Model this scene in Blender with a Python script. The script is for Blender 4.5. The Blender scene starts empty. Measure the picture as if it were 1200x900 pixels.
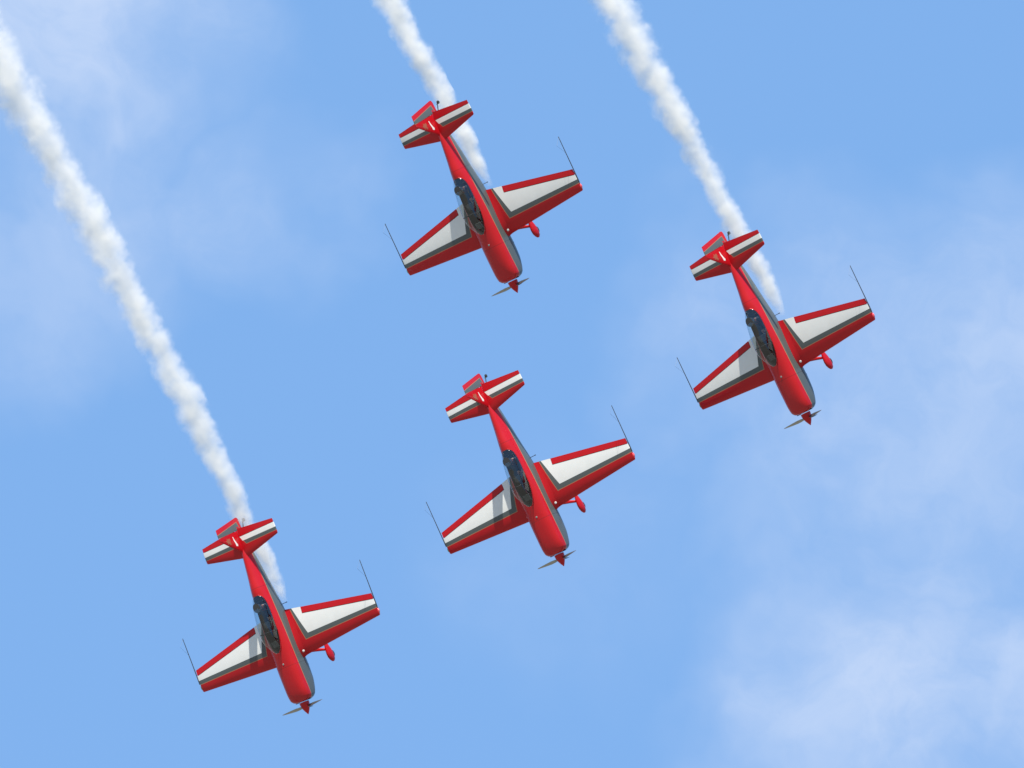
import bpy, bmesh, math, random
import numpy as np
from mathutils import Matrix, Vector, noise

D = bpy.data
scene = bpy.context.scene
COL = scene.collection
R_ = math.radians

# ------------------------------------------------------------------ camera
ELEV = R_(30.0)                       # the spotter looks up at the display line
CAM_P = Vector((0.0, 0.0, 1.7))
FPX = 8800.0                          # focal length in photo pixels (photo 1200 wide)
cX = Vector((1, 0, 0))
cZ = -Vector((0, math.cos(ELEV), math.sin(ELEV)))
cY = cZ.cross(cX)
CM = Matrix((cX, cY, cZ)).transposed()
cam_d = D.cameras.new("camera")
cam_d.sensor_width = 36.0
cam_d.lens = 36.0 * FPX / 1200.0
cam_d.clip_start = 0.5
cam_d.clip_end = 60000.0
cam = D.objects.new("camera", cam_d)
COL.objects.link(cam)
cam.matrix_world = Matrix.Translation(CAM_P) @ CM.to_4x4()
scene.camera = cam


def ray(px, py):
    """direction (world) of the line of sight through a point of the photograph"""
    v = Vector(((px - 600.0) / FPX, -(py - 450.0) / FPX, -1.0))
    return CM @ v


def at(px, py, dist):
    return CAM_P + ray(px, py) * dist


# ------------------------------------------------------------------ sun and sky
SUN_CAM = Vector((-0.164, 0.952, 0.245)).normalized()      # towards the sun, seen from the camera
SUN = (CM @ SUN_CAM).normalized()
sun_el = math.asin(SUN.z)
sun_az = math.atan2(SUN.x, SUN.y)
sl = D.lights.new("sun", 'SUN')
sl.energy = 5.0
sl.angle = R_(0.53)
sl.color = (1.0, 0.945, 0.86)
so = D.objects.new("sun", sl)
COL.objects.link(so)
so.location = (0, 0, 400)
so.rotation_euler = (-SUN).to_track_quat('-Z', 'Y').to_euler()

scene.view_settings.view_transform = 'Standard'
scene.view_settings.look = 'None'
scene.view_settings.gamma = 1.0
scene.view_settings.exposure = 0.77
scene.cycles.volume_bounces = 6
scene.cycles.max_bounces = 12
scene.cycles.transparent_max_bounces = 16
scene.cycles.volume_max_steps = 512


class NT:
    """small helper to write node maths"""
    def __init__(s, tree):
        s.t = tree
        s.n = tree.nodes
        s.l = tree.links

    def node(s, typ, **kw):
        n = s.n.new(typ)
        for k, v in kw.items():
            setattr(n, k, v)
        return n

    def put(s, sock, v):
        if isinstance(v, bpy.types.NodeSocket):
            s.l.new(v, sock)
        else:
            sock.default_value = v

    def m(s, op, a, b=None, c=None, clamp=False):
        n = s.node('ShaderNodeMath', operation=op, use_clamp=clamp)
        s.put(n.inputs[0], a)
        if b is not None:
            s.put(n.inputs[1], b)
        if c is not None:
            s.put(n.inputs[2], c)
        return n.outputs[0]

    def mix(s, f, a, b):
        n = s.node('ShaderNodeMix', data_type='RGBA')
        s.put(n.inputs[0], f)
        s.put(n.inputs[6], a)
        s.put(n.inputs[7], b)
        return n.outputs[2]

    def noise(s, vec, scale, detail=4.0, rough=0.55, out=0):
        n = s.node('ShaderNodeTexNoise')
        s.put(n.inputs['Vector'], vec)
        n.inputs['Scale'].default_value = scale
        n.inputs['Detail'].default_value = detail
        n.inputs['Roughness'].default_value = rough
        return n.outputs[out]

    def ramp(s, v, a, b):
        n = s.node('ShaderNodeMapRange', interpolation_type='SMOOTHSTEP')
        s.put(n.inputs[0], v)
        n.inputs[1].default_value = a
        n.inputs[2].default_value = b
        return n.outputs[0]


world = D.worlds.new("World")
scene.world = world
world.use_nodes = True
W = NT(world.node_tree)
W.n.clear()
sky = W.node('ShaderNodeTexSky', sky_type='NISHITA')
sky.sun_disc = False
sky.sun_elevation = sun_el
sky.sun_rotation = sun_az
sky.altitude = 0
sky.air_density = 1.0
sky.dust_density = 0.6
sky.ozone_density = 1.6
tc = W.node('ShaderNodeTexCoord')
vec = tc.outputs['Generated']


def blob(px, py, rad, sx=1.0):
    """soft mask around one direction of the sky; rad in degrees"""
    d = ray(px, py).normalized()
    n = W.node('ShaderNodeVectorMath', operation='DISTANCE')
    W.put(n.inputs[0], wvec)
    n.inputs[1].default_value = d
    return W.ramp(n.outputs['Value'], R_(rad), R_(rad) * 0.15)


wn = W.noise(vec, 26.0, 4.0, 0.55, out=1)
wadd = W.node('ShaderNodeVectorMath', operation='MULTIPLY_ADD')
W.put(wadd.inputs[0], wn)
wadd.inputs[1].default_value = (0.05,) * 3
W.put(wadd.inputs[2], vec)
wofs = W.node('ShaderNodeVectorMath', operation='SUBTRACT')
W.put(wofs.inputs[0], wadd.outputs[0])
wofs.inputs[1].default_value = (0.025,) * 3
wvec = wofs.outputs[0]
banks = [(70, 20, 2.1, .75), (0, 130, 1.3, .3), (120, 250, 1.6, .42), (300, 250, 1.2, .42), (20, 330, 1.3, .35),
         (1060, 480, 2.0, .52), (1180, 400, 1.7, .6), (900, 420, 1.2, .34), (1130, 600, 1.4, .5),
         (880, 400, 1.5, .42), (1010, 360, 1.4, .42), (970, 560, 1.4, .32), (1110, 500, 1.6, .55), (820, 480, 1.0, .22),
         (1050, 830, 2.0, .72), (1180, 800, 2.0, .62), (940, 760, 1.0, .35), (1000, 330, 1.0, .25),
         (700, 650, 1.4, .14), (1180, 250, 1.0, .25), (1180, 560, 1.0, .45)]
acc = None
for px, py, rad, amp in banks:
    b = W.m('MULTIPLY', blob(px, py, rad), amp)
    acc = b if acc is None else W.m('MAXIMUM', acc, b)
# veils elsewhere in the sky, away from the part the photograph shows
far = W.ramp(W.noise(vec, 3.0, 5.0, 0.6), 0.5, 0.75)
dn = W.node('ShaderNodeVectorMath', operation='DISTANCE')
W.put(dn.inputs[0], vec)
dn.inputs[1].default_value = ray(600, 450).normalized()
away = W.ramp(dn.outputs['Value'], 0.10, 0.35)
elsewhere = W.m('MULTIPLY', W.m('MULTIPLY', far, away), 0.6)
fine = W.noise(wvec, 42.0, 7.0, 0.6)
tex = W.m('MULTIPLY_ADD', W.ramp(fine, .28, .72), 0.85, 0.55)
cl = W.m('MULTIPLY', acc, tex)
cl = W.m('MAXIMUM', cl, elsewhere, clamp=True)
SKY_GAIN = (0.60, 0.78, 1.0, 1)
gain = W.node('ShaderNodeMix', data_type='RGBA', blend_type='MULTIPLY')
gain.inputs[0].default_value = 1.0
W.put(gain.inputs[6], sky.outputs[0])
gain.inputs[7].default_value = SKY_GAIN
CLOUD = (3.3, 4.15, 5.75, 1)
even = W.mix(0.8, gain.outputs[2], (1.52, 3.02, 5.65, 1))
colr = W.mix(cl, even, CLOUD)
bg = W.node('ShaderNodeBackground')
W.put(bg.inputs[0], colr)
bg.inputs[1].default_value = 0.097
wo = W.node('ShaderNodeOutputWorld')
W.l.new(bg.outputs[0], wo.inputs[0])

# ------------------------------------------------------------------ materials
RED = (0.46, 0.004, 0.010, 1)
GOLD = (0.36, 0.17, 0.09, 1)
GREY = (0.085, 0.10, 0.10, 1)
WHITE = (0.74, 0.75, 0.72, 1)


def mat(name, base=(.5, .5, .5, 1), rough=0.3, metal=0.0, coat=0.0, paint=None, spec=0.5, dirt=0.06, emit=None):
    m = D.materials.new(name)
    m.use_nodes = True
    T = NT(m.node_tree)
    p = T.n['Principled BSDF']
    p.inputs['Roughness'].default_value = rough
    p.inputs['Metallic'].default_value = metal
    p.inputs['Coat Weight'].default_value = coat
    p.inputs['Coat Roughness'].default_value = 0.08
    p.inputs['Specular IOR Level'].default_value = spec
    co = T.node('ShaderNodeTexCoord').outputs['Object']
    c = base
    if paint:
        sep = T.node('ShaderNodeSeparateXYZ')
        T.put(sep.inputs[0], co)
        c = paint(T, sep.outputs[0], sep.outputs[1], sep.outputs[2])
    n1 = T.noise(co, 3.0, 6.0, 0.65)
    f = T.m('MULTIPLY_ADD', n1, dirt * 2.4, 1.0 - dirt * 1.6)
    vm = T.node('ShaderNodeVectorMath', operation='SCALE')
    T.put(vm.inputs[0], c if isinstance(c, bpy.types.NodeSocket) else c[:3])
    T.put(vm.inputs['Scale'], f)
    T.l.new(vm.outputs[0], p.inputs['Base Color'])
    rr = T.m('MULTIPLY_ADD', T.noise(co, 7.0, 4.0, 0.6), 0.14, max(rough - 0.05, 0.02))
    T.l.new(rr, p.inputs['Roughness'])
    return m


def line_d(T, X, Y, a, b, side):
    """signed distance to the line a-b, positive on the side of the point 'side'"""
    (x1, y1), (x2, y2) = a, b
    nx, ny = (y2 - y1), -(x2 - x1)
    L = math.hypot(nx, ny)
    nx /= L; ny /= L
    c = nx * x1 + ny * y1
    if nx * side[0] + ny * side[1] - c < 0:
        nx, ny, c = -nx, -ny, -c
    return T.m('SUBTRACT', T.m('ADD', T.m('MULTIPLY', X, nx), T.m('MULTIPLY', Y, ny)), c)


def gt(T, a, b=0.0):
    return T.m('GREATER_THAN', a, b)


def paint_wing(T, X, Y, Z):
    Y = T.m('ABSOLUTE', Y)
    outer = T.m('MINIMUM', line_d(T, X, Y, (-2.345, .87), (-2.37, 3.98), (-3, 2)),
                line_d(T, X, Y, (-2.35, .87), (-3.62, .57), (-3, 2)))
    inner = T.m('MINIMUM', line_d(T, X, Y, (-2.53, 1.045), (-2.52, 3.98), (-3, 2)),
                line_d(T, X, Y, (-2.52, 1.045), (-3.56, .66), (-3, 2)))
    c = T.mix(gt(T, outer), RED, GOLD)
    c = T.mix(gt(T, outer, .022), c, GREY)
    return T.mix(gt(T, inner), c, WHITE)


def paint_tail(T, X, Y, Z):
    Y = T.m('ABSOLUTE', Y)
    outer = T.m('MINIMUM', line_d(T, X, Y, (-6.055, 0), (-6.075, 1.6), (-6.3, 1)),
                line_d(T, X, Y, (-6.06, .26), (-6.36, .08), (-6.3, 1)))
    inner = T.m('MINIMUM', line_d(T, X, Y, (-6.205, 0), (-6.195, 1.6), (-6.3, 1)),
                line_d(T, X, Y, (-6.20, .16), (-6.36, .08), (-6.3, 1)))
    c = T.mix(gt(T, outer), RED, GOLD)
    c = T.mix(gt(T, outer, .015), c, GREY)
    return T.mix(gt(T, inner), c, WHITE)


def paint_rudder(T, X, Y, Z):
    ins = (-6.7, .1)
    d = line_d(T, X, Z, (-6.90, -.08), (-6.64, 1.06), ins)
    d = T.m('MINIMUM', d, line_d(T, X, Z, (-6.58, -.4), (-6.49, 1.06), ins))
    d = T.m('MINIMUM', d, line_d(T, X, Z, (-6.91, -.07), (-6.60, -.10), ins))
    c = T.mix(gt(T, d), RED, GOLD)
    return T.mix(gt(T, d, .018), c, GREY)


STRIPE = [(-6.7, -.12), (-5.67, -.075), (-5.2, -.03), (-4.37, .035), (-3.68, .085), (-2.94, .10), (-2.2, .10), (-1.44, .085), (-.81, .035), (-.45, -.02)]


def paint_body(T, X, Y, Z):
    fc = T.node('ShaderNodeFloatCurve')
    cv = fc.mapping.curves[0]
    pts = [((x + 7.0) / 7.0, z + 0.5) for x, z in STRIPE]
    cv.points[0].location = pts[0]
    cv.points[1].location = pts[-1]
    for q in pts[1:-1]:
        cv.points.new(*q)
    fc.mapping.update()
    T.put(fc.inputs['Value'], T.m('DIVIDE', T.m('ADD', X, 7.0), 7.0))
    zl = T.m('SUBTRACT', fc.outputs[0], 0.5)
    d = T.m('SUBTRACT', zl, Z)
    c = T.mix(gt(T, d), RED, GOLD)
    c = T.mix(gt(T, d, .022), c, GREY)
    # panel joints round the cowling and a hatch line behind the cockpit
    for xj in (-1.72, -4.55):
        j = T.m('LESS_THAN', T.m('ABSOLUTE', T.m('SUBTRACT', X, xj)), .006)
        c = T.mix(T.m('MULTIPLY', j, .6), c, (.03, .01, .01, 1))
    return c


M = dict(
    body=mat('body_paint', rough=.3, coat=.3, paint=paint_body, spec=.35),
    wing=mat('wing_paint', rough=.38, coat=.15, spec=.3, paint=paint_wing),
    tail=mat('tailplane_paint', rough=.38, coat=.15, spec=.3, paint=paint_tail),
    rudder=mat('rudder_paint', rough=.38, coat=.15, spec=.3, paint=paint_rudder),
    red=mat('red_paint', RED, rough=.36, coat=.15, spec=.3),
    gap=mat('seam_black', (.008, .006, .008, 1), rough=.8),
    tub=mat('cockpit_lining', (.009, .013, .015, 1), rough=.7),
    panel=mat('instrument_panel_finish', (.014, .02, .022, 1), rough=.5),
    dial=mat('instrument_dial', (.25, .27, .26, 1), rough=.4),
    seat=mat('seat_shell', (.013, .017, .02, 1), rough=.55),
    cushion=mat('seat_cushion', (.02, .008, .01, 1), rough=.85),
    rubber=mat('tyre_rubber', (.02, .02, .02, 1), rough=.8),
    steel=mat('bare_steel', (.45, .45, .46, 1), rough=.35, metal=1.0),
    carbon=mat('sight_tube', (.035, .045, .06, 1), rough=.5),
    blade=mat('blade_finish', (.05, .052, .055, 1), rough=.35, coat=.3),
    bladetip=mat('blade_front_paint', (.36, .35, .30, 1), rough=.4),
    white=mat('white_enamel', (.8, .8, .78, 1), rough=.25, coat=.5),
    gold=mat('emblem_gold', (.34, .09, .05, 1), rough=.35),
    suit=mat('flight_suit', (.014, .024, .045, 1), rough=.85),
    skin=mat('skin', (.42, .24, .17, 1), rough=.55),
    helmet=mat('helmet_shell', (.018, .022, .03, 1), rough=.15, coat=1.0),
    visor=mat('visor_tint', (.01, .01, .012, 1), rough=.05, coat=1.0),
    harness=mat('harness_webbing', (.16, .02, .03, 1), rough=.8),
    lens_red=mat('red_lens', (.8, .10, .12, 1), rough=.12, coat=1.0),
    lens_green=mat('green_lens', (.04, .35, .16, 1), rough=.12, coat=1.0),
    ground=mat('dry_airfield', (.20, .19, .155, 1), rough=.95, dirt=.3),
)


def glass_mat():
    m = D.materials.new('canopy_glass')
    m.use_nodes = True
    T = NT(m.node_tree)
    T.n.clear()
    tr = T.node('ShaderNodeBsdfTransparent')
    tr.inputs[0].default_value = (.84, .90, .91, 1)
    gl = T.node('ShaderNodeBsdfGlossy')
    gl.inputs['Roughness'].default_value = 0.03
    gl.inputs[0].default_value = (1, 1, 1, 1)
    lw = T.node('ShaderNodeLayerWeight')
    lw.inputs[0].default_value = 0.5
    f = T.m('MULTIPLY_ADD', T.m('POWER', lw.outputs['Facing'], 3.4), .85, 0.07, clamp=True)
    mx = T.node('ShaderNodeMixShader')
    T.put(mx.inputs[0], f)
    T.l.new(tr.outputs[0], mx.inputs[1])
    T.l.new(gl.outputs[0], mx.inputs[2])
    o = T.node('ShaderNodeOutputMaterial')
    T.l.new(mx.outputs[0], o.inputs[0])
    return m


M['glass'] = glass_mat()


# ------------------------------------------------------------------ mesh helpers
def link(name, bm, mats, parent=None, smooth=True, angle=35):
    bmesh.ops.recalc_face_normals(bm, faces=bm.faces[:])
    me = D.meshes.new(name)
    bm.to_mesh(me)
    bm.free()
    for x in (mats if isinstance(mats, (list, tuple)) else [mats]):
        me.materials.append(M[x])
    if smooth:
        me.polygons.foreach_set('use_smooth', [True] * len(me.polygons))
        me.set_sharp_from_angle(angle=R_(angle))
    o = D.objects.new(name, me)
    COL.objects.link(o)
    if parent:
        o.parent = parent
    return o


def loft(bm, rings, cap0=True, cap1=True, closed=True, mi=0):
    vs = [[bm.verts.new(p) for p in r] for r in rings]
    n = len(vs[0])
    for a, b in zip(vs, vs[1:]):
        for i in range(n if closed else n - 1):
            j = (i + 1) % n
            try:
                f = bm.faces.new((a[i], a[j], b[j], b[i]))
                f.material_index = mi
            except ValueError:
                pass
    if closed and cap0:
        bm.faces.new(vs[0]).material_index = mi
    if closed and cap1:
        bm.faces.new(vs[-1][::-1]).material_index = mi
    return vs


def tube(bm, pts, rad, seg=8, mi=0):
    pts = [Vector(p) for p in pts]
    if not isinstance(rad, (list, tuple)):
        rad = [rad] * len(pts)
    rings = []
    for i, p in enumerate(pts):
        t = (pts[min(i + 1, len(pts) - 1)] - pts[max(i - 1, 0)]).normalized()
        up = Vector((0, 0, 1)) if abs(t.z) < .9 else Vector((0, 1, 0))
        u = t.cross(up).normalized()
        v = t.cross(u)
        rings.append([p + (u * math.cos(a) + v * math.sin(a)) * rad[i] for a in [2 * math.pi * k / seg for k in range(seg)]])
    return loft(bm, rings, mi=mi)


def ellipsoid(bm, c, r, seg=16, rings=10, mi=0):
    c = Vector(c)
    rr = []
    for i in range(rings + 1):
        a = -math.pi / 2 + math.pi * i / rings
        k = max(math.cos(a), 1e-3)
        rr.append([c + Vector((r[0] * k * math.cos(b), r[1] * k * math.sin(b), r[2] * math.sin(a)))
                   for b in [2 * math.pi * j / seg for j in range(seg)]])
    return loft(bm, rr, mi=mi)


def box(bm, c, s, mi=0, bev=0.0, rot=None):
    r = bmesh.ops.create_cube(bm, size=1.0)
    for v in r['verts']:
        v.co = Vector((v.co.x * s[0], v.co.y * s[1], v.co.z * s[2]))
        if rot:
            v.co = rot @ v.co
        v.co += Vector(c)
    fs = set(f for v in r['verts'] for f in v.link_faces)
    for f in fs:
        f.material_index = mi
    if bev:
        es = list(set(e for v in r['verts'] for e in v.link_edges))
        bmesh.ops.bevel(bm, geom=es, offset=bev, segments=2, affect='EDGES', profile=.5)


def hermite(tab, x):
    """smooth interpolation of a table of (x, v1, v2, ...) rows sorted by x"""
    xs = [t[0] for t in tab]
    if x <= xs[0]:
        return tab[0][1:]
    if x >= xs[-1]:
        return tab[-1][1:]
    i = max(k for k in range(len(xs) - 1) if xs[k] <= x)
    h = xs[i + 1] - xs[i]
    t = (x - xs[i]) / h
    out = []
    for k in range(1, len(tab[0])):
        def sl(j):
            if j <= 0 or j >= len(xs) - 1:
                return 0.0 if j <= 0 else (tab[j][k] - tab[j - 1][k]) / (xs[j] - xs[j - 1])
            a = (tab[j][k] - tab[j - 1][k]) / (xs[j] - xs[j - 1])
            b = (tab[j + 1][k] - tab[j][k]) / (xs[j + 1] - xs[j])
            return 0.0 if a * b <= 0 else 2 * a * b / (a + b)
        m0, m1 = sl(i) * h, sl(i + 1) * h
        p0, p1 = tab[i][k], tab[i + 1][k]
        out.append((2 * t**3 - 3 * t**2 + 1) * p0 + (t**3 - 2 * t**2 + t) * m0 + (-2 * t**3 + 3 * t**2) * p1 + (t**3 - t**2) * m1)
    return tuple(out)


# ------------------------------------------------------------------ the aeroplane
# axes of the aeroplane: x towards the nose (tip of the spinner at 0), y to port, z up; metres
#        x     half width, top, bottom, squareness
BODY = [(-6.72, .035, .13, -.16, 2.0),
        (-6.30, .075, .145, -.24, 2.0),
        (-5.65, .165, .225, -.37, 1.9),
        (-5.00, .25, .31, -.48, 1.9),
        (-4.36, .325, .39, -.55, 2.05),
        (-3.70, .405, .37, -.60, 2.25),
        (-3.00, .455, .36, -.62, 2.4),
        (-2.30, .475, .355, -.62, 2.5),
        (-1.70, .475, .35, -.62, 2.8),
        (-1.15, .462, .335, -.59, 3.1),
        (-.80, .445, .31, -.48, 3.3),
        (-.62, .425, .28, -.40, 3.1),
        (-.52, .37, .23, -.34, 2.6),
        (-.47, .27, .17, -.27, 2.3)]
CK0, CK1 = -4.30, -2.25               # rear and front of the cockpit opening
SILL = [(-4.30, .12), (-4.24, .215), (-4.12, .275), (-3.9, .315), (-3.5, .335), (-3.0, .335), (-2.75, .315),
        (-2.5, .255), (-2.35, .185), (-2.25, .09)]


def body_pt(x, a):
    """a: angle from the side (0) to the top (+90) or bottom (-90)"""
    w, zt, zb, n = hermite(BODY, x)
    z0, h = (zt + zb) / 2, (zt - zb) / 2
    ca, sa = max(math.cos(a), 0.0), math.sin(a)
    return w * ca ** (2 / n), z0 + h * math.copysign(abs(sa) ** (2 / n), sa)


def sill_angle(x):
    w, zt, zb, n = hermite(BODY, x)
    ys = min(hermite(SILL, x)[0] * .87, w * .75)
    return math.acos((ys / w) ** (n / 2))


def body_xs():
    xs = set()
    x = -6.72
    while x < -.62:
        xs.add(round(x, 3)); x += .08
    for k in range(0, 18):
        xs.add(round(-.62 + .15 * k / 17, 4))
    for t in SILL:
        xs.add(t[0])
    xs.add(-.5); xs.add(-.485); xs.add(-.47)
    for k in (-4.27, -4.2, -2.3, -2.42):
        xs.add(k)
    xs = sorted(xs)
    return xs


def make_body(root):
    bm = bmesh.new()
    NB, NTP = 20, 8
    rings = []
    xs = body_xs()
    for x in xs:
        s = sill_angle(x)
        half = [-math.pi / 2 + (s + math.pi / 2) * i / NB for i in range(NB)] + [s + (math.pi / 2 - s) * i / NTP for i in range(NTP + 1)]
        right = [body_pt(x, a) for a in half]
        ring = [(x, y, z) for y, z in right] + [(x, -y, z) for y, z in right[-2:0:-1]]
        rings.append(ring)
    vs = loft(bm, rings)
    n = len(rings[0])
    top_idx = set(range(NB, NB + 2 * NTP))
    kill = []
    for i in range(len(xs) - 1):
        if xs[i] >= CK0 - 1e-4 and xs[i + 1] <= CK1 + 1e-4:
            for j in top_idx:
                kill.append(bm.faces.get((vs[i][j], vs[i][(j + 1) % n], vs[i + 1][(j + 1) % n], vs[i + 1][j])))
    bmesh.ops.delete(bm, geom=[f for f in kill if f], context='FACES')
    # wing root fairings: swelling fillets between body and wing
    o = link('fuselage', bm, 'body', root)
    return o


def sill_ring(dz=0.0, inset=0.0):
    xs = [x for x in body_xs() if CK0 - 1e-4 <= x <= CK1 + 1e-4]
    L, Rr = [], []
    for x in xs:
        y, z = body_pt(x, sill_angle(x))
        y = max(y - inset, .02)
        L.append((x, y, z + dz)); Rr.append((x, -y, z + dz))
    return xs, L, Rr


def make_cockpit(root):
    xs, L, Rr = sill_ring(0.0, .004)
    bm = bmesh.new()
    ring0 = L + Rr[::-1]
    ring1 = [(min(max(x, CK0 + .08), CK1 - .08), y * .93, -.28) for x, y, z in ring0]
    loft(bm, [ring0, ring1], cap0=False, cap1=True)
    link('cockpit_tub', bm, 'tub', root)
    # canopy shell
    TOP = [(-4.30, .392), (-4.15, .47), (-3.9, .585), (-3.5, .705), (-3.1, .785), (-2.85, .785), (-2.6, .68), (-2.4, .51), (-2.25, .362)]
    bm = bmesh.new()
    rings = []
    NC = 18
    for (x, y, z) in L:
        T = max(hermite(TOP, x)[0], z + .004)
        r = []
        for k in range(NC + 1):
            a = math.pi * k / NC
            c, s = math.cos(a), math.sin(a)
            yy = (y + .008) * (1 + .14 * math.sin(a) ** 2) * math.copysign(abs(c) ** (2 / 2.25), c)
            r.append((x, yy, z + (T - z) * s ** (2 / 2.25)))
        rings.append(r)
    loft(bm, rings, closed=False)
    can = link('canopy', bm, 'glass', root, angle=80)
    # frame round the bottom of the canopy
    bm = bmesh.new()
    fr = [Vector((x, y + .006, z + .012)) for x, y, z in L] + [Vector((x, -y - .006, z + .012)) for x, y, z in Rr[::-1]]
    fr.append(fr[0])
    tube(bm, fr, .013, 6)
    link('canopy_frame', bm, 'red', can)
    # hoop where windscreen and canopy meet
    bm = bmesh.new()
    i = min(range(len(xs)), key=lambda k: abs(xs[k] + 2.98))
    tube(bm, [(p[0], p[1] * .985, p[2] - .006) for p in rings[i]], .011, 6)
    link('canopy_hoop', bm, 'seat', can)
    # front and rear instrument panels with coaming
    for x0, w, z0 in ((-2.66, .25, .36), (-3.36, .30, .33)):
        bm = bmesh.new()
        sec = []
        for dx in (0, .05, .10, .2):
            k = dx / .2
            sec.append([(x0 + dx, w * math.cos(a) * (1 - .15 * k), z0 - .26 + (.29 - .05 * k) * math.sin(a)) for a in [math.pi * j / 14 for j in range(15)]])
        loft(bm, sec)
        p = link('instrument_panel', bm, 'panel', root)
        bm = bmesh.new()
        for yy, zz, r in ((-.11, -.08, .035), (0, -.07, .04), (.11, -.08, .035), (-.06, -.17, .03), (.06, -.17, .03)):
            tube(bm, [(x0 + .004, yy, z0 + zz), (x0 - .008, yy, z0 + zz)], r, 14)
        link('dial_cluster', bm, 'dial', p)
    # seats
    for x0, zs in ((-3.12, -.2), (-3.98, -.14)):
        bm = bmesh.new()
        secs = []
        prof = [(.46, .02), (.30, -.01), (.10, .0), (.02, .08), (-.04, .24), (-.09, .38), (-.10, .44)]
        for dx, dz in prof:
            secs.append([(x0 + dx, y, zs + dz + .05 * (abs(y) / .2) ** 2) for y in [-.2, -.14, -.07, 0, .07, .14, .2]]
                        + [(x0 + dx - .03, y, zs + dz - .03 + .05 * (abs(y) / .2) ** 2) for y in [.2, .14, .07, 0, -.07, -.14, -.2]])
        loft(bm, secs)
        s = link('seat', bm, 'seat', root)
        bm = bmesh.new()
        box(bm, (x0 - .045, 0, zs + .28), (.05, .28, .22), bev=.015, rot=Matrix.Rotation(R_(-14), 3, 'Y'))
        link('cushion', bm, 'cushion', s)
        if zs < -.15:
            bm = bmesh.new()
            for yy in (-.07, .07):
                box(bm, (x0 - .012, yy, zs + .28), (.012, .045, .28), bev=.003, rot=Matrix.Rotation(R_(-14), 3, 'Y'))
            link('harness', bm, 'harness', s)
    # luggage shelf behind the rear seat
    bm = bmesh.new()
    box(bm, (-4.17, 0, .2), (.17, .36, .03), bev=.01)
    link('rear_shelf', bm, 'tub', root)
    bm = bmesh.new()
    tube(bm, [(-3.30, 0, -.27), (-3.34, 0, -.05), (-3.36, 0, .05)], [.012, .012, .018], 8)
    link('control_stick', bm, 'seat', root)
    bm = bmesh.new()
    tube(bm, [(-2.60, 0, -.27), (-2.66, 0, -.05), (-2.68, 0, .05)], [.012, .012, .018], 8)
    link('control_stick', bm, 'seat', root)


def foil(t, th):
    """half thickness of a symmetrical section at chord fraction t"""
    return 5 * th * (.2969 * math.sqrt(max(t, 0)) - .126 * t - .3516 * t * t + .2843 * t**3 - .1030 * t**4)


def foil_ring(pos, xle, xte, th, f0, f1, n=12, blunt_le=False):
    """closed ring of points (x, offset): top surface from f0 to f1 and back underneath"""
    ch = xle - xte
    fs = [f0 + (f1 - f0) * (1 - math.cos(math.pi * k / n)) / 2 for k in range(n + 1)]
    if f0 == 0:
        fs = [f1 * (k / n) ** 1.7 for k in range(n + 1)]
    up = [(xle - f * ch, foil(f, th) * ch + (.0015 if f > .99 else 0)) for f in fs]
    dn = [(x, -o) for x, o in up]
    ring = up + dn[::-1] if f0 > 0 else up + dn[:0:-1]
    return [pos(x, o) for x, o in ring]


W_LE = lambda y: -1.825 - .0715 * y
W_TE = lambda y: -3.63 + .186 * y
W_H = lambda y: -3.205 + .178 * (y - 1.05)
W_TH = lambda y: .155 - .008 * y
WZ = -.315


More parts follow.
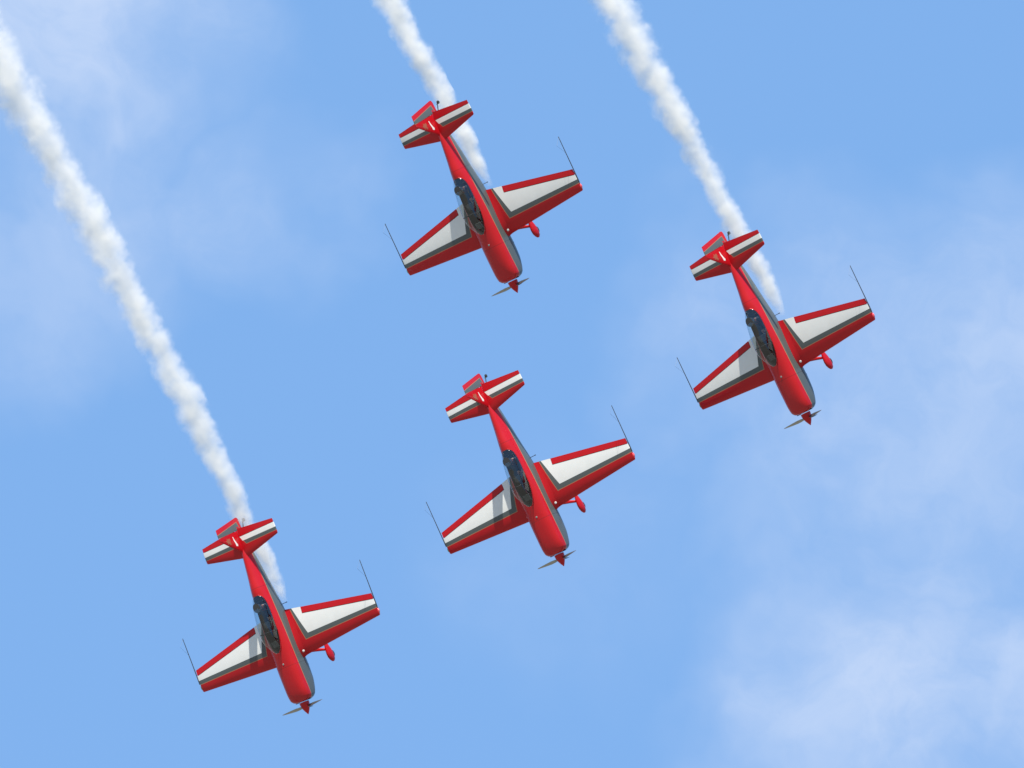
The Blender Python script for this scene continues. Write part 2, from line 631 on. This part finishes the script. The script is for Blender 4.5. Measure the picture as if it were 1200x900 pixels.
def make_wing(root, s):
    bm = bmesh.new()
    A0, A1 = 1.04, 3.97

    def ring(y, hinge, shrink=1.0, dx=0.0):
        xl, xt = W_LE(y) - dx, W_TE(y)
        f1 = (xl - W_H(y)) / (xl - xt) if hinge else 1.0
        return foil_ring(lambda x, o: (x, s * y, WZ + o * shrink), xl, xt, W_TH(y), 0, f1)
    loft(bm, [ring(y, False) for y in (.15, .45, .75, A0)])
    # rounded tip: the last rings shrink
    ys = [A0 + .0005] + [A0 + (A1 - A0) * k / 10 for k in range(1, 11)]
    rr = [ring(y, True) for y in ys]
    rr += [ring(3.985, True, .9, .008), ring(3.997, True, .65, .02), ring(4.003, True, .3, .04)]
    loft(bm, rr)
    # dark faces in the aileron gap
    for f in bm.faces:
        c = f.calc_center_median()
        if abs(c.y) > A0 and abs(abs(c.x - W_H(abs(c.y)))) < .004 and abs(f.normal.z if f.normal.length else 0) < .99:
            f.material_index = 1
    # seal strip closing the gap from inside
    y0, y1 = A0 + .01, 3.95
    v = [bm.verts.new(p) for p in ((W_H(y0) + .02, s * y0, WZ + .01), (W_H(y1) + .02, s * y1, WZ + .006), (W_H(y1) - .05, s * y1, WZ + .006), (W_H(y0) - .05, s * y0, WZ + .01))]
    bm.faces.new(v).material_index = 1
    w = link('wing', bm, ['wing', 'gap'], root, angle=40)
    # aileron
    bm = bmesh.new()

    def ar(y, sh=1.0):
        xl, xt = W_LE(y), W_TE(y)
        f0 = (xl - (W_H(y) - .018)) / (xl - xt)
        return foil_ring(lambda x, o: (x, s * y, WZ + o * sh), xl, xt, W_TH(y), f0, 1.0)
    loft(bm, [ar(A0 + .016 + (3.975 - A0 - .016) * k / 8) for k in range(9)])
    a = link('aileron', bm, ['red'], w, angle=40)
    # sighting frame on the wing tip
    bm = bmesh.new()
    yt = s * 4.018
    tube(bm, [(-2.40, yt, WZ + .02), (-2.9, yt, WZ + .01), (-4.06, yt, WZ)], [.018, .017, .012], 6)
    tube(bm, [(-4.04, yt, WZ), (-3.80, yt, WZ + .30), (-3.45, yt, WZ)], .0028, 4)
    link('sighting_frame', bm, 'carbon', w)
    bm = bmesh.new()
    ellipsoid(bm, (-2.27, s * 3.995, WZ), (.085, .045, .035), 12, 8)
    link('navigation_light', bm, 'lens_red' if s > 0 else 'lens_green', w)
    # root fairing blending wing and body
    bm = bmesh.new()
    rr = []
    for y, g in ((.30, 1.75), (.42, 1.42), (.50, 1.22), (.57, 1.08), (.66, 1.005)):
        rr.append(foil_ring(lambda x, o: (x, s * y, WZ + o * g + (g - 1) * .004 + .0015 * (1 if o > 0 else -1)), W_LE(y) + .03 * (g - 1) * 4, W_TE(y) + .02, W_TH(y), 0, 1.0))
    loft(bm, rr)
    link('root_fairing', bm, 'wing', w)
    bm = bmesh.new()
    x, y = -2.03, .60
    zt = WZ + foil((W_LE(y) - x) / (W_LE(y) - W_TE(y)), W_TH(y)) * (W_LE(y) - W_TE(y)) * 1.06
    tube(bm, [(x, s * y, zt - .02), (x, s * y, zt + .012), (x, s * y, zt + .016)], [.042, .042, .03], 16)
    link('fuel_cap', bm, 'white', w)
    return w


def make_tail(root):
    HZ = .11
    LE = lambda y: -5.63 - .21 * y
    TE = lambda y: -6.66 + .10 * y
    H = -6.365
    for s in (1, -1):
        bm = bmesh.new()

        def ring(y, sh=1.0, dx=0.0):
            xl, xt = LE(y) - dx, TE(y)
            return foil_ring(lambda x, o: (x, s * y, HZ + o * sh), xl, xt, .11, 0, (xl - H) / (xl - xt))
        loft(bm, [ring(y) for y in (.01, .3, .6, .9, 1.2, 1.57)] + [ring(1.59, .8, .01), ring(1.60, .4, .03)])
        for f in bm.faces:
            if abs(f.calc_center_median().x - H) < .003:
                f.material_index = 1
        v = [bm.verts.new(p) for p in ((H + .02, s * .06, HZ), (H + .02, s * 1.56, HZ), (H - .03, s * 1.56, HZ), (H - .03, s * .06, HZ))]
        bm.faces.new(v).material_index = 1
        t = link('tailplane', bm, ['tail', 'gap'], root, angle=40)
        bm = bmesh.new()

        def er(y):
            xl, xt = LE(y), TE(y)
            return foil_ring(lambda x, o: (x, s * y, HZ + o), xl, xt, .11, (xl - (H - .014)) / (xl - xt), 1.0)
        loft(bm, [er(y) for y in (.07, .4, .8, 1.2, 1.585)])
        link('elevator', bm, 'red', t, angle=40)
    # fin
    FL = lambda z: -5.72 - .56 * max(z, 0) - .02 * max(.5 - z, 0)
    FH = lambda z: -6.60 + .11 * z
    RT = lambda z: -7.02 + .205 * z
    bm = bmesh.new()

    def fr(z, sh=1.0):
        xl, xt = FL(z), RT(z)
        return foil_ring(lambda x, o: (x, o * sh, z), xl, xt, .095, 0, (xl - FH(z)) / (xl - xt))
    loft(bm, [fr(z) for z in (-.05, .2, .5, .8, 1.1, 1.15)] + [fr(1.165, .75), fr(1.17, .4)])
    for f in bm.faces:
        c = f.calc_center_median()
        if abs(c.x - FH(c.z)) < .003 and len(f.verts) == 4:
            f.material_index = 1
    fin = link('fin', bm, ['red', 'gap'], root, angle=40)
    bm = bmesh.new()

    def rr(z, sh=1.0, de=0.0):
        xl, xt = FL(z), RT(z) + de
        f0 = (xl - (FH(z) - .014)) / (xl - xt)
        return foil_ring(lambda x, o: (x, o * sh, z), xl, xt, .095, f0, 1.0)
    loft(bm, [rr(-.24, .5, .12), rr(-.2, .9, .03), rr(-.12), rr(.2), rr(.5), rr(.8), rr(1.1), rr(1.15), rr(1.165, .75), rr(1.17, .4)])
    link('rudder', bm, 'rudder', root, angle=40)
    # painted emblem and white flash on the fin, both sides
    for s in (1, -1):
        def yo(x, z):
            xl, xt = FL(z), RT(z)
            t = (xl - x) / (xl - xt)
            return s * (foil(t, .095) * (xl - xt) + .003)

        def plate(poly, name, m):
            bm = bmesh.new()
            f = [bm.verts.new((x, yo(x, z), z)) for x, z in poly]
            b = [bm.verts.new((x, yo(x, z) - s * .002, z)) for x, z in poly]
            bm.faces.new(f); bm.faces.new(b[::-1])
            for i in range(len(poly)):
                j = (i + 1) % len(poly)
                bm.faces.new((f[i], f[j], b[j], b[i]))
            link(name, bm, m, fin, smooth=False)
        plate([(-6.43, .47), (-6.30, .47), (-6.20, .44), (-6.10, .43), (-6.08, .35), (-6.14, .33), (-6.20, .37), (-6.31, .42), (-6.43, .445)], 'white_flash', 'white')
        plate([(-6.42, .66), (-6.35, .63), (-6.28, .67), (-6.20, .64), (-6.17, .70), (-6.24, .74), (-6.20, .80), (-6.28, .82), (-6.32, .88), (-6.36, .81), (-6.43, .80), (-6.38, .74)], 'emblem', 'gold')
    # tail wheel
    bm = bmesh.new()
    tube(bm, [(-6.35, 0, -.2), (-6.60, 0, -.32), (-6.86, 0, -.46)], [.022, .018, .016], 8)
    for y in (-.035, .035):
        tube(bm, [(-6.84, y, -.45), (-6.90, y, -.53)], .008, 6)
    leg = link('tailwheel_spring', bm, 'seat', root)
    bm = bmesh.new()
    tube(bm, [(-6.90, -.028, -.53), (-6.90, -.02, -.53), (-6.90, .02, -.53), (-6.90, .028, -.53)], [.04, .058, .058, .04], 18)
    link('tailwheel', bm, 'rubber', leg)


def make_gear(root):
    for s in (1, -1):
        bm = bmesh.new()
        secs = []
        for t in [k / 8 for k in range(9)]:
            y = .30 + .53 * t
            z = -.50 - .62 * t - .10 * math.sin(math.pi * t)
            x = -2.06 + .22 * t
            c = .075 - .03 * t
            n = Vector((0, .75, -.66)) if t < .5 else Vector((0, .62, -.78))
            u = Vector((0, .8, .6))
            secs.append([Vector((x, s * y, z)) + Vector((math.cos(a) * c, s * u.y * math.sin(a) * .022, u.z * math.sin(a) * .022)) for a in [2 * math.pi * j / 14 for j in range(14)]])
        loft(bm, secs)
        leg = link('gear_leg', bm, 'red', root)
        # wheel spat: a teardrop lofted along x
        bm = bmesh.new()
        secs = []
        for x, w, h, zc in ((-1.385, .012, .012, -1.24), (-1.40, .045, .06, -1.24), (-1.46, .085, .12, -1.235), (-1.56, .108, .165, -1.22), (-1.68, .112, .175, -1.21),
                            (-1.82, .10, .15, -1.195), (-1.98, .07, .10, -1.175), (-2.14, .03, .05, -1.16), (-2.2, .006, .01, -1.155)):
            secs.append([(x, s * .86 + .8 * w * math.cos(a), zc + h * math.sin(a) * (1 if math.sin(a) > 0 else .85)) for a in [2 * math.pi * j / 20 for j in range(20)]])
        loft(bm, secs)
        link('wheel_fairing', bm, 'red', leg, angle=60)
        bm = bmesh.new()
        rad = [.10, .15, .165, .165, .15, .10]
        yy = [-.06, -.055, -.03, .03, .055, .06]
        tube(bm, [(-1.64, s * .86 + q, -1.25) for q in yy], [v * .86 for v in rad], 24)
        link('wheel', bm, 'rubber', leg)


def make_nose(root):
    # spinner
    bm = bmesh.new()
    prof = [(-.44, .165), (-.42, .17), (-.34, .163), (-.26, .142), (-.18, .108), (-.11, .072), (-.05, .036), (-.015, .014), (-.002, .004)]
    loft(bm, [[(x, r * math.cos(a), -.02 * (-x / .44) + r * math.sin(a)) for a in [2 * math.pi * j / 28 for j in range(28)]] for x, r in prof])
    sp = link('spinner', bm, 'red', root, angle=60)
    # air inlets either side of the spinner and the lower scoop
    for s in (1, -1):
        bm = bmesh.new()
        loft(bm, [[(x, s * .245 + w * math.cos(a), .0 + h * math.sin(a)) for a in [2 * math.pi * j / 20 for j in range(20)]]
                  for x, w, h in ((-.56, .07, .05), (-.478, .085, .065), (-.462, .075, .055), (-.48, .066, .046))])
        link('air_inlet', bm, 'gap', root)
    bm = bmesh.new()
    loft(bm, [[(x, w * math.cos(a), z + h * math.sin(a)) for a in [2 * math.pi * j / 20 for j in range(20)]]
              for x, w, h, z in ((-1.1, .05, .03, -.55), (-.8, .13, .07, -.50), (-.62, .13, .07, -.43), (-.60, .11, .055, -.43))])
    link('air_scoop', bm, 'body', root)
    # propeller: hub ring and three blades
    bm = bmesh.new()
    tube(bm, [(-.30, 0, -.015), (-.24, 0, -.015)], .11, 20)
    hub = link('propeller_hub', bm, 'steel', root)
    for k in range(3):
        ang = R_(PROP[0] + 120 * k)
        u = Vector((0, math.cos(ang), math.sin(ang)))
        t = Vector((1, 0, 0)).cross(u)
        bm = bmesh.new()
        secs = []
        for r, c, tw, th in ((.10, .035, 60, .03), (.17, .045, 55, .026), (.25, .075, 48, .018), (.40, .10, 38, .012), (.60, .098, 29, .009), (.80, .08, 23, .007), (.92, .058, 20, .005), (.985, .03, 19, .003), (1.0, .008, 19, .002)):
            a = R_(tw)
            cd = t * math.cos(a) + Vector((1, 0, 0)) * math.sin(a)
            nd = -t * math.sin(a) + Vector((1, 0, 0)) * math.cos(a)
            secs.append([Vector((-.27, 0, -.015)) + u * r * .86 + cd * c * .8 * math.cos(b) + nd * th * math.sin(b) for b in [2 * math.pi * j / 12 for j in range(12)]])
        loft(bm, secs)
        bmesh.ops.recalc_face_normals(bm, faces=bm.faces[:])
        for f in bm.faces:
            if f.normal.x > 0:            # pale front faces, black backs
                f.material_index = 1
        link('propeller_blade', bm, ['blade', 'bladetip'], hub, angle=60)
    # exhaust stubs, boarding step, filler cap, belly antenna
    for s in (1, -1):
        bm = bmesh.new()
        tube(bm, [(-1.30, s * .20, -.54), (-1.45, s * .21, -.66), (-1.62, s * .21, -.70)], .035, 12)
        link('exhaust_pipe', bm, 'steel', root)
    bm = bmesh.new()
    tube(bm, [(-3.77, .33, -.36), (-3.77, .47, -.385), (-3.77, .54, -.38)], .010, 6)
    box(bm, (-3.77, .545, -.38), (.03, .05, .012), bev=.003)
    link('boarding_step', bm, 'carbon', root)
    bm = bmesh.new()
    z = body_pt(-1.84, math.pi / 2)[1]
    tube(bm, [(-1.84, .03, z - .02), (-1.84, .03, z + .008), (-1.84, .03, z + .012)], [.034, .034, .02], 14)
    link('oil_filler_cap', bm, 'dial', root)


PROP = [13.0]


def make_plane():
    root = D.objects.new('aerobatic_plane', None)
    COL.objects.link(root)
    root.empty_display_size = 1.0
    make_body(root)
    make_cockpit(root)
    for s in (1, -1):
        make_wing(root, s)
    make_tail(root)
    make_gear(root)
    make_nose(root)
    return root


# ------------------------------------------------------------------ the pilot
def make_person():
    P = dict(pelvis=(-3.86, 0, -.06), belly=(-3.90, 0, .06), chest=(-3.94, 0, .22), neck=(-3.93, 0, .335), head=(-3.91, 0, .42), crown=(-3.90, 0, .50),
             sL=(-3.93, .165, .275), eL=(-3.80, .215, .08), wL=(-3.56, .12, .0), hL=(-3.46, .05, .01),
             sR=(-3.93, -.165, .275), eR=(-3.80, -.215, .08), wR=(-3.58, -.10, .0), hR=(-3.48, -.03, .0),
             kL=(-3.48, .12, .0), aL=(-3.16, .11, -.17), tL=(-3.02, .11, -.19),
             kR=(-3.48, -.12, .0), aR=(-3.16, -.11, -.17), tR=(-3.02, -.11, -.19))
    rad = dict(pelvis=.13, belly=.125, chest=.14, neck=.055, head=.085, crown=.075, sL=.068, sR=.068, eL=.048, eR=.048, wL=.032, wR=.032, hL=.036, hR=.036,
               kL=.068, kR=.068, aL=.045, aR=.045, tL=.035, tR=.035)
    E = [('pelvis', 'belly'), ('belly', 'chest'), ('chest', 'neck'), ('neck', 'head'), ('head', 'crown'), ('chest', 'sL'), ('sL', 'eL'), ('eL', 'wL'), ('wL', 'hL'),
         ('chest', 'sR'), ('sR', 'eR'), ('eR', 'wR'), ('wR', 'hR'), ('pelvis', 'kL'), ('kL', 'aL'), ('aL', 'tL'), ('pelvis', 'kR'), ('kR', 'aR'), ('aR', 'tR')]
    names = list(P)
    # five fingers on each hand, curled round the stick
    for s, h in ((1, 'hL'), (-1, 'hR')):
        hx, hy, hz = P[h]
        for i in range(4):
            a = (hx + .03, hy + .0, hz + .028 - .018 * i)
            b = (hx + .055 - .003 * i, hy - s * .025, hz + .030 - .019 * i)
            for q, pnt, r in (('a', a, .0095), ('b', b, .008)):
                P[h + 'f%d%s' % (i, q)] = pnt; rad[h + 'f%d%s' % (i, q)] = r; names.append(h + 'f%d%s' % (i, q))
            E.append((h, h + 'f%da' % i)); E.append((h + 'f%da' % i, h + 'f%db' % i))
        P[h + 't'] = (hx + .02, hy - s * .035, hz + .045); rad[h + 't'] = .010; names.append(h + 't'); E.append((h, h + 't'))
    me = D.meshes.new('person')
    me.from_pydata([P[n] for n in names], [(names.index(a), names.index(b)) for a, b in E], [])
    tmp = D.objects.new('person', me)
    COL.objects.link(tmp)
    md = tmp.modifiers.new('skin', 'SKIN')
    me.skin_vertices[0].data.foreach_set('radius', [v for n in names for v in (rad[n], rad[n])])
    me.skin_vertices[0].data[0].use_root = True
    sb = tmp.modifiers.new('sub', 'SUBSURF')
    sb.levels = sb.render_levels = 1
    dg = bpy.context.evaluated_depsgraph_get()
    m2 = D.meshes.new_from_object(tmp.evaluated_get(dg))
    D.objects.remove(tmp)
    m2.name = 'person'
    m2.materials.clear()
    m2.materials.append(M['suit']); m2.materials.append(M['skin'])
    for p in m2.polygons:
        p.use_smooth = True
        if p.center.z > .33 or (p.center.x > -3.53 and abs(p.center.y) < .10 and p.center.z > -.03):
            p.material_index = 1
    o = D.objects.new('person', m2)
    COL.objects.link(o)
    # face details
    bm = bmesh.new()
    ellipsoid(bm, (-3.805, 0, .415), (.022, .014, .02), 8, 6)
    link('nose', bm, 'skin', o)
    bm = bmesh.new()
    ellipsoid(bm, (-3.905, 0, .465), (.135, .118, .118), 22, 14)
    bmesh.ops.delete(bm, geom=[v for v in bm.verts if v.co.z < .395 or (v.co.x > -3.86 and v.co.z < .44)], context='VERTS')
    bmesh.ops.solidify(bm, geom=bm.faces[:], thickness=.008)
    link('helmet', bm, 'helmet', o)
    bm = bmesh.new()
    ellipsoid(bm, (-3.90, 0, .462), (.142, .112, .085), 22, 14)
    bmesh.ops.delete(bm, geom=[v for v in bm.verts if v.co.x < -3.83 or v.co.z < .415 or v.co.z > .515], context='VERTS')
    link('visor', bm, 'visor', o)
    bm = bmesh.new()
    for y in (-.07, .07):
        tube(bm, [(-3.965, y, .345), (-3.87, y, .335), (-3.79, y * .9, .22), (-3.76, y * .6, .08)], .014, 6)
    link('harness', bm, 'harness', o)
    return o


def copy_tree(o, parent=None):
    c = o.copy()
    COL.objects.link(c)
    c.parent = parent
    for ch in list(o.children):
        copy_tree(ch, c)
    return c


# attitude of each aeroplane as seen from the camera (columns: nose, port wing, up), scale in
# photo pixels per metre (gives its distance) and where its spinner stands
POSE = [
    ([[.427, .721, -.546], [-.904, .36, -.232], [.029, .593, .805]], 35.18, (606.6, 343.3), 'topmost'),
    ([[.433, .710, -.555], [-.900, .375, -.223], [.050, .596, .801]], 35.66, (950.1, 498.3), 'right'),
    ([[.414, .768, -.488], [-.906, .398, -.143], [.084, .501, .861]], 35.33, (661.0, 663.6), 'middle'),
    ([[.359, .738, -.572], [-.931, .326, -.163], [.067, .591, .804]], 35.08, (361.5, 837.1), 'left'),
]
LABELS = [
    'red white and grey aerobatic plane flying highest, nose down, a smoke trail behind its tail',
    'red white and grey aerobatic plane farthest right, in front of the pale cloud, trailing smoke',
    'red white and grey aerobatic plane in the middle, the only one without smoke',
    'red white and grey aerobatic plane at lower left, lowest of all, with the longest smoke',
]
PLABELS = [
    'pilot seated in the rear seat of the highest plane, dark helmet and blue flight suit',
    'pilot seated in the rear seat of the plane farthest right, dark helmet and blue suit',
    'pilot seated in the rear seat of the plane without smoke, dark helmet and blue suit',
    'pilot seated in the rear seat of the lowest, leftmost plane, dark helmet and blue suit',
]
proto = make_plane()
pilot0 = make_person()
ROLLS = [0, 3, 5, -4]
for i, (Rm, s, (px, py), tagname) in enumerate(POSE):
    Rm = Matrix(Rm)
    # orthonormalise
    a = Vector(Rm.col[0]).normalized()
    b = Vector(Rm.col[1]); b = (b - a * a.dot(b)).normalized()
    c = a.cross(b)
    Rm = Matrix((a, b, c)).transposed()
    # the attitude was read where the aeroplane stands in the picture: turn it to that line of sight
    cx = {0: (575, 235), 1: (918, 390), 2: (632, 555), 3: (330, 725)}[i]
    v = Vector(((cx[0] - 600) / FPX, -(cx[1] - 450) / FPX, -1)).normalized()
    Q = Vector((0, 0, -1)).rotation_difference(v).to_matrix()
    Wm = CM @ Q @ Rm
    loc = at(px, py, FPX / s)
    o = proto if i == 0 else copy_tree(proto)
    o.matrix_world = Matrix.Translation(loc) @ Wm.to_4x4()
    o['label'] = LABELS[i]; o['category'] = 'plane'; o['group'] = 'aerobatic planes in formation'
    p = pilot0 if i == 0 else copy_tree(pilot0)
    p.matrix_world = o.matrix_world
    p['label'] = PLABELS[i]; p['category'] = 'person'; p['group'] = 'pilots in the rear seats'
    for ch in o.children:
        if ch.name.startswith('propeller_hub') and ROLLS[i]:
            piv = Vector((0, 0, -.015))
            ch.matrix_local = Matrix.Translation(piv) @ Matrix.Rotation(R_(ROLLS[i]), 4, 'X') @ Matrix.Translation(-piv)


# ------------------------------------------------------------------ smoke trails
def smoke(pts, dist0, drift, seed, label, dens):
    """pts: (px, py, half width in photo pixels) from the aeroplane backwards"""
    P = [at(x, y, dist0 + drift * k / (len(pts) - 1)) for k, (x, y, w) in enumerate(pts)]
    Rr = [.89 * w / FPX * (p - CAM_P).length for p, (x, y, w) in zip(P, pts)]
    O = P[0]
    X = (P[-1] - P[0]).normalized()
    Zv = (CM @ Vector((0, 0, 1)))
    Zv = (Zv - X * X.dot(Zv)).normalized()
    Yv = Zv.cross(X)
    B = Matrix((X, Yv, Zv)).transposed()
    loc = [B.transposed() @ (p - O) for p in P]
    L = loc[-1].x
    # smooth table of centre and radius against the distance behind the aeroplane
    tab = [(l.x, l.y, l.z, r) for l, r in zip(loc, Rr)]
    bm = bmesh.new()
    n = int(L / .12)
    rings = []
    for i in range(n + 1):
        x = L * i / n
        y, z, r = hermite(tab, x)
        ring = []
        for k in range(20):
            a = 2 * math.pi * k / 20
            nz = noise.noise(Vector((x * 1.2, math.cos(a) * 1.3, math.sin(a) * 1.3 + seed * 7)))
            rr = r * (1.32 + .22 * nz)
            ring.append((x, y + rr * math.cos(a), z + rr * math.sin(a)))
        rings.append(ring)
    loft(bm, rings)
    m = D.materials.new('smoke_%s' % 'abc'[seed])
    m.use_nodes = True
    T = NT(m.node_tree)
    T.n.clear()
    co = T.node('ShaderNodeTexCoord').outputs['Object']
    sep = T.node('ShaderNodeSeparateXYZ')
    T.put(sep.inputs[0], co)
    xn = T.m('DIVIDE', sep.outputs[0], L)

    def curve(idx, lo, hi):
        fc = T.node('ShaderNodeFloatCurve')
        cv = fc.mapping.curves[0]
        fc.mapping.extend = 'HORIZONTAL'
        q = [(t[0] / L, (t[idx] - lo) / (hi - lo)) for t in tab]
        cv.points[0].location = q[0]
        cv.points[1].location = q[-1]
        for v in q[1:-1]:
            cv.points.new(*v)
        fc.mapping.update()
        T.put(fc.inputs['Value'], xn)
        return T.m('MULTIPLY_ADD', fc.outputs[0], hi - lo, lo)
    cy = curve(1, -5.0, 5.0)
    cz = curve(2, -5.0, 5.0)
    rad = curve(3, 0.0, 1.5)
    # billows: domain-warped noise, a few sizes
    ofs = T.node('ShaderNodeVectorMath', operation='ADD')
    T.put(ofs.inputs[0], co)
    ofs.inputs[1].default_value = (seed * 13.7, seed * 5.1, seed * 3.3)
    pv = ofs.outputs[0]
    n1 = T.noise(pv, 1.7, 3.0, .55)
    n2 = T.noise(pv, 4.2, 4.0, .6)
    dy = T.m('SUBTRACT', sep.outputs[1], cy)
    dz = T.m('SUBTRACT', sep.outputs[2], cz)
    # the whole column snakes a little
    wob = T.noise(pv, .8, 1.0, .5, out=1)
    ws = T.node('ShaderNodeSeparateXYZ')
    T.put(ws.inputs[0], wob)
    dy = T.m('ADD', dy, T.m('MULTIPLY', T.m('MULTIPLY', T.m('SUBTRACT', ws.outputs[0], .5), rad), .9))
    dz = T.m('ADD', dz, T.m('MULTIPLY', T.m('MULTIPLY', T.m('SUBTRACT', ws.outputs[1], .5), rad), .9))
    r = T.m('SQRT', T.m('ADD', T.m('MULTIPLY', dy, dy), T.m('MULTIPLY', dz, dz)))
    q = T.m('SUBTRACT', 1.0, T.m('DIVIDE', r, rad))
    nn = T.m('ADD', T.m('MULTIPLY', T.m('SUBTRACT', n1, .5), 1.5), T.m('MULTIPLY', T.m('SUBTRACT', n2, .5), 1.0))
    q = T.m('ADD', q, nn)
    q = T.ramp(q, -.25, 1.05)
    # keep off the wall of the domain
    wall = T.ramp(T.m('DIVIDE', r, rad), 1.5, 1.0)
    start = T.ramp(sep.outputs[0], -.2, 1.3)
    dd = T.m('MULTIPLY', T.m('MULTIPLY', q, wall), start)
    dd = T.m('MULTIPLY', dd, T.m('DIVIDE', dens, rad))
    pvn = T.node('ShaderNodeVolumePrincipled')
    pvn.inputs['Color'].default_value = (.95, .935, .885, 1)
    pvn.inputs['Anisotropy'].default_value = 0.0
    T.put(pvn.inputs['Density'], dd)
    o = T.node('ShaderNodeOutputMaterial')
    T.l.new(pvn.outputs[0], o.inputs['Volume'])
    m.cycles.volume_step_rate = STEP
    M['_smoke'] = m
    ob = link('smoke_trail', bm, '_smoke')
    ob.matrix_world = Matrix.Translation(O) @ B.to_4x4()
    ob['label'] = label
    ob['category'] = 'smoke trail'
    ob['group'] = 'white smoke trails'
    return ob


STEP = 0.15
smoke([(574, 218, 4), (562, 197, 9), (546, 166, 13), (530, 134, 14), (515, 106, 14), (494, 70, 16), (471, 30, 18), (457, 0, 19), (440, -35, 20), (420, -75, 21)],
      8800 / 35.18 + 0.6, 1.5, 0, 'white smoke trail of the highest plane, ending at the top edge near the middle', 1.55)
smoke([(918, 370, 4), (904, 342, 10), (888, 310, 13), (868, 276, 15), (843, 230, 16), (822, 190, 18), (800, 150, 19), (775, 105, 22), (757, 73, 24), (730, 25, 26), (715, 0, 27), (695, -35, 28), (672, -75, 30)],
      8800 / 35.66 + 0.6, 1.5, 1, 'white smoke trail of the plane farthest right, rising to the top edge', 1.55)
smoke([(334, 706, 4), (324, 684, 9), (309, 650, 12), (285, 603, 14), (267, 564, 16), (238, 506, 19), (212, 455, 20), (186, 410, 21), (160, 362, 22), (135, 315, 24), (109, 265, 24), (72, 200, 25), (45, 152, 28), (15, 102, 31), (-15, 52, 33), (-50, -10, 35)],
      8800 / 35.08 + 0.6, 2.0, 2, 'longest white smoke trail, running from the lowest plane to the left edge', 1.55)

# ------------------------------------------------------------------ ground far below, out of frame
bm = bmesh.new()
bmesh.ops.create_grid(bm, x_segments=8, y_segments=8, size=15000)
g = link('ground', bm, 'ground', smooth=False)
g['kind'] = 'structure'
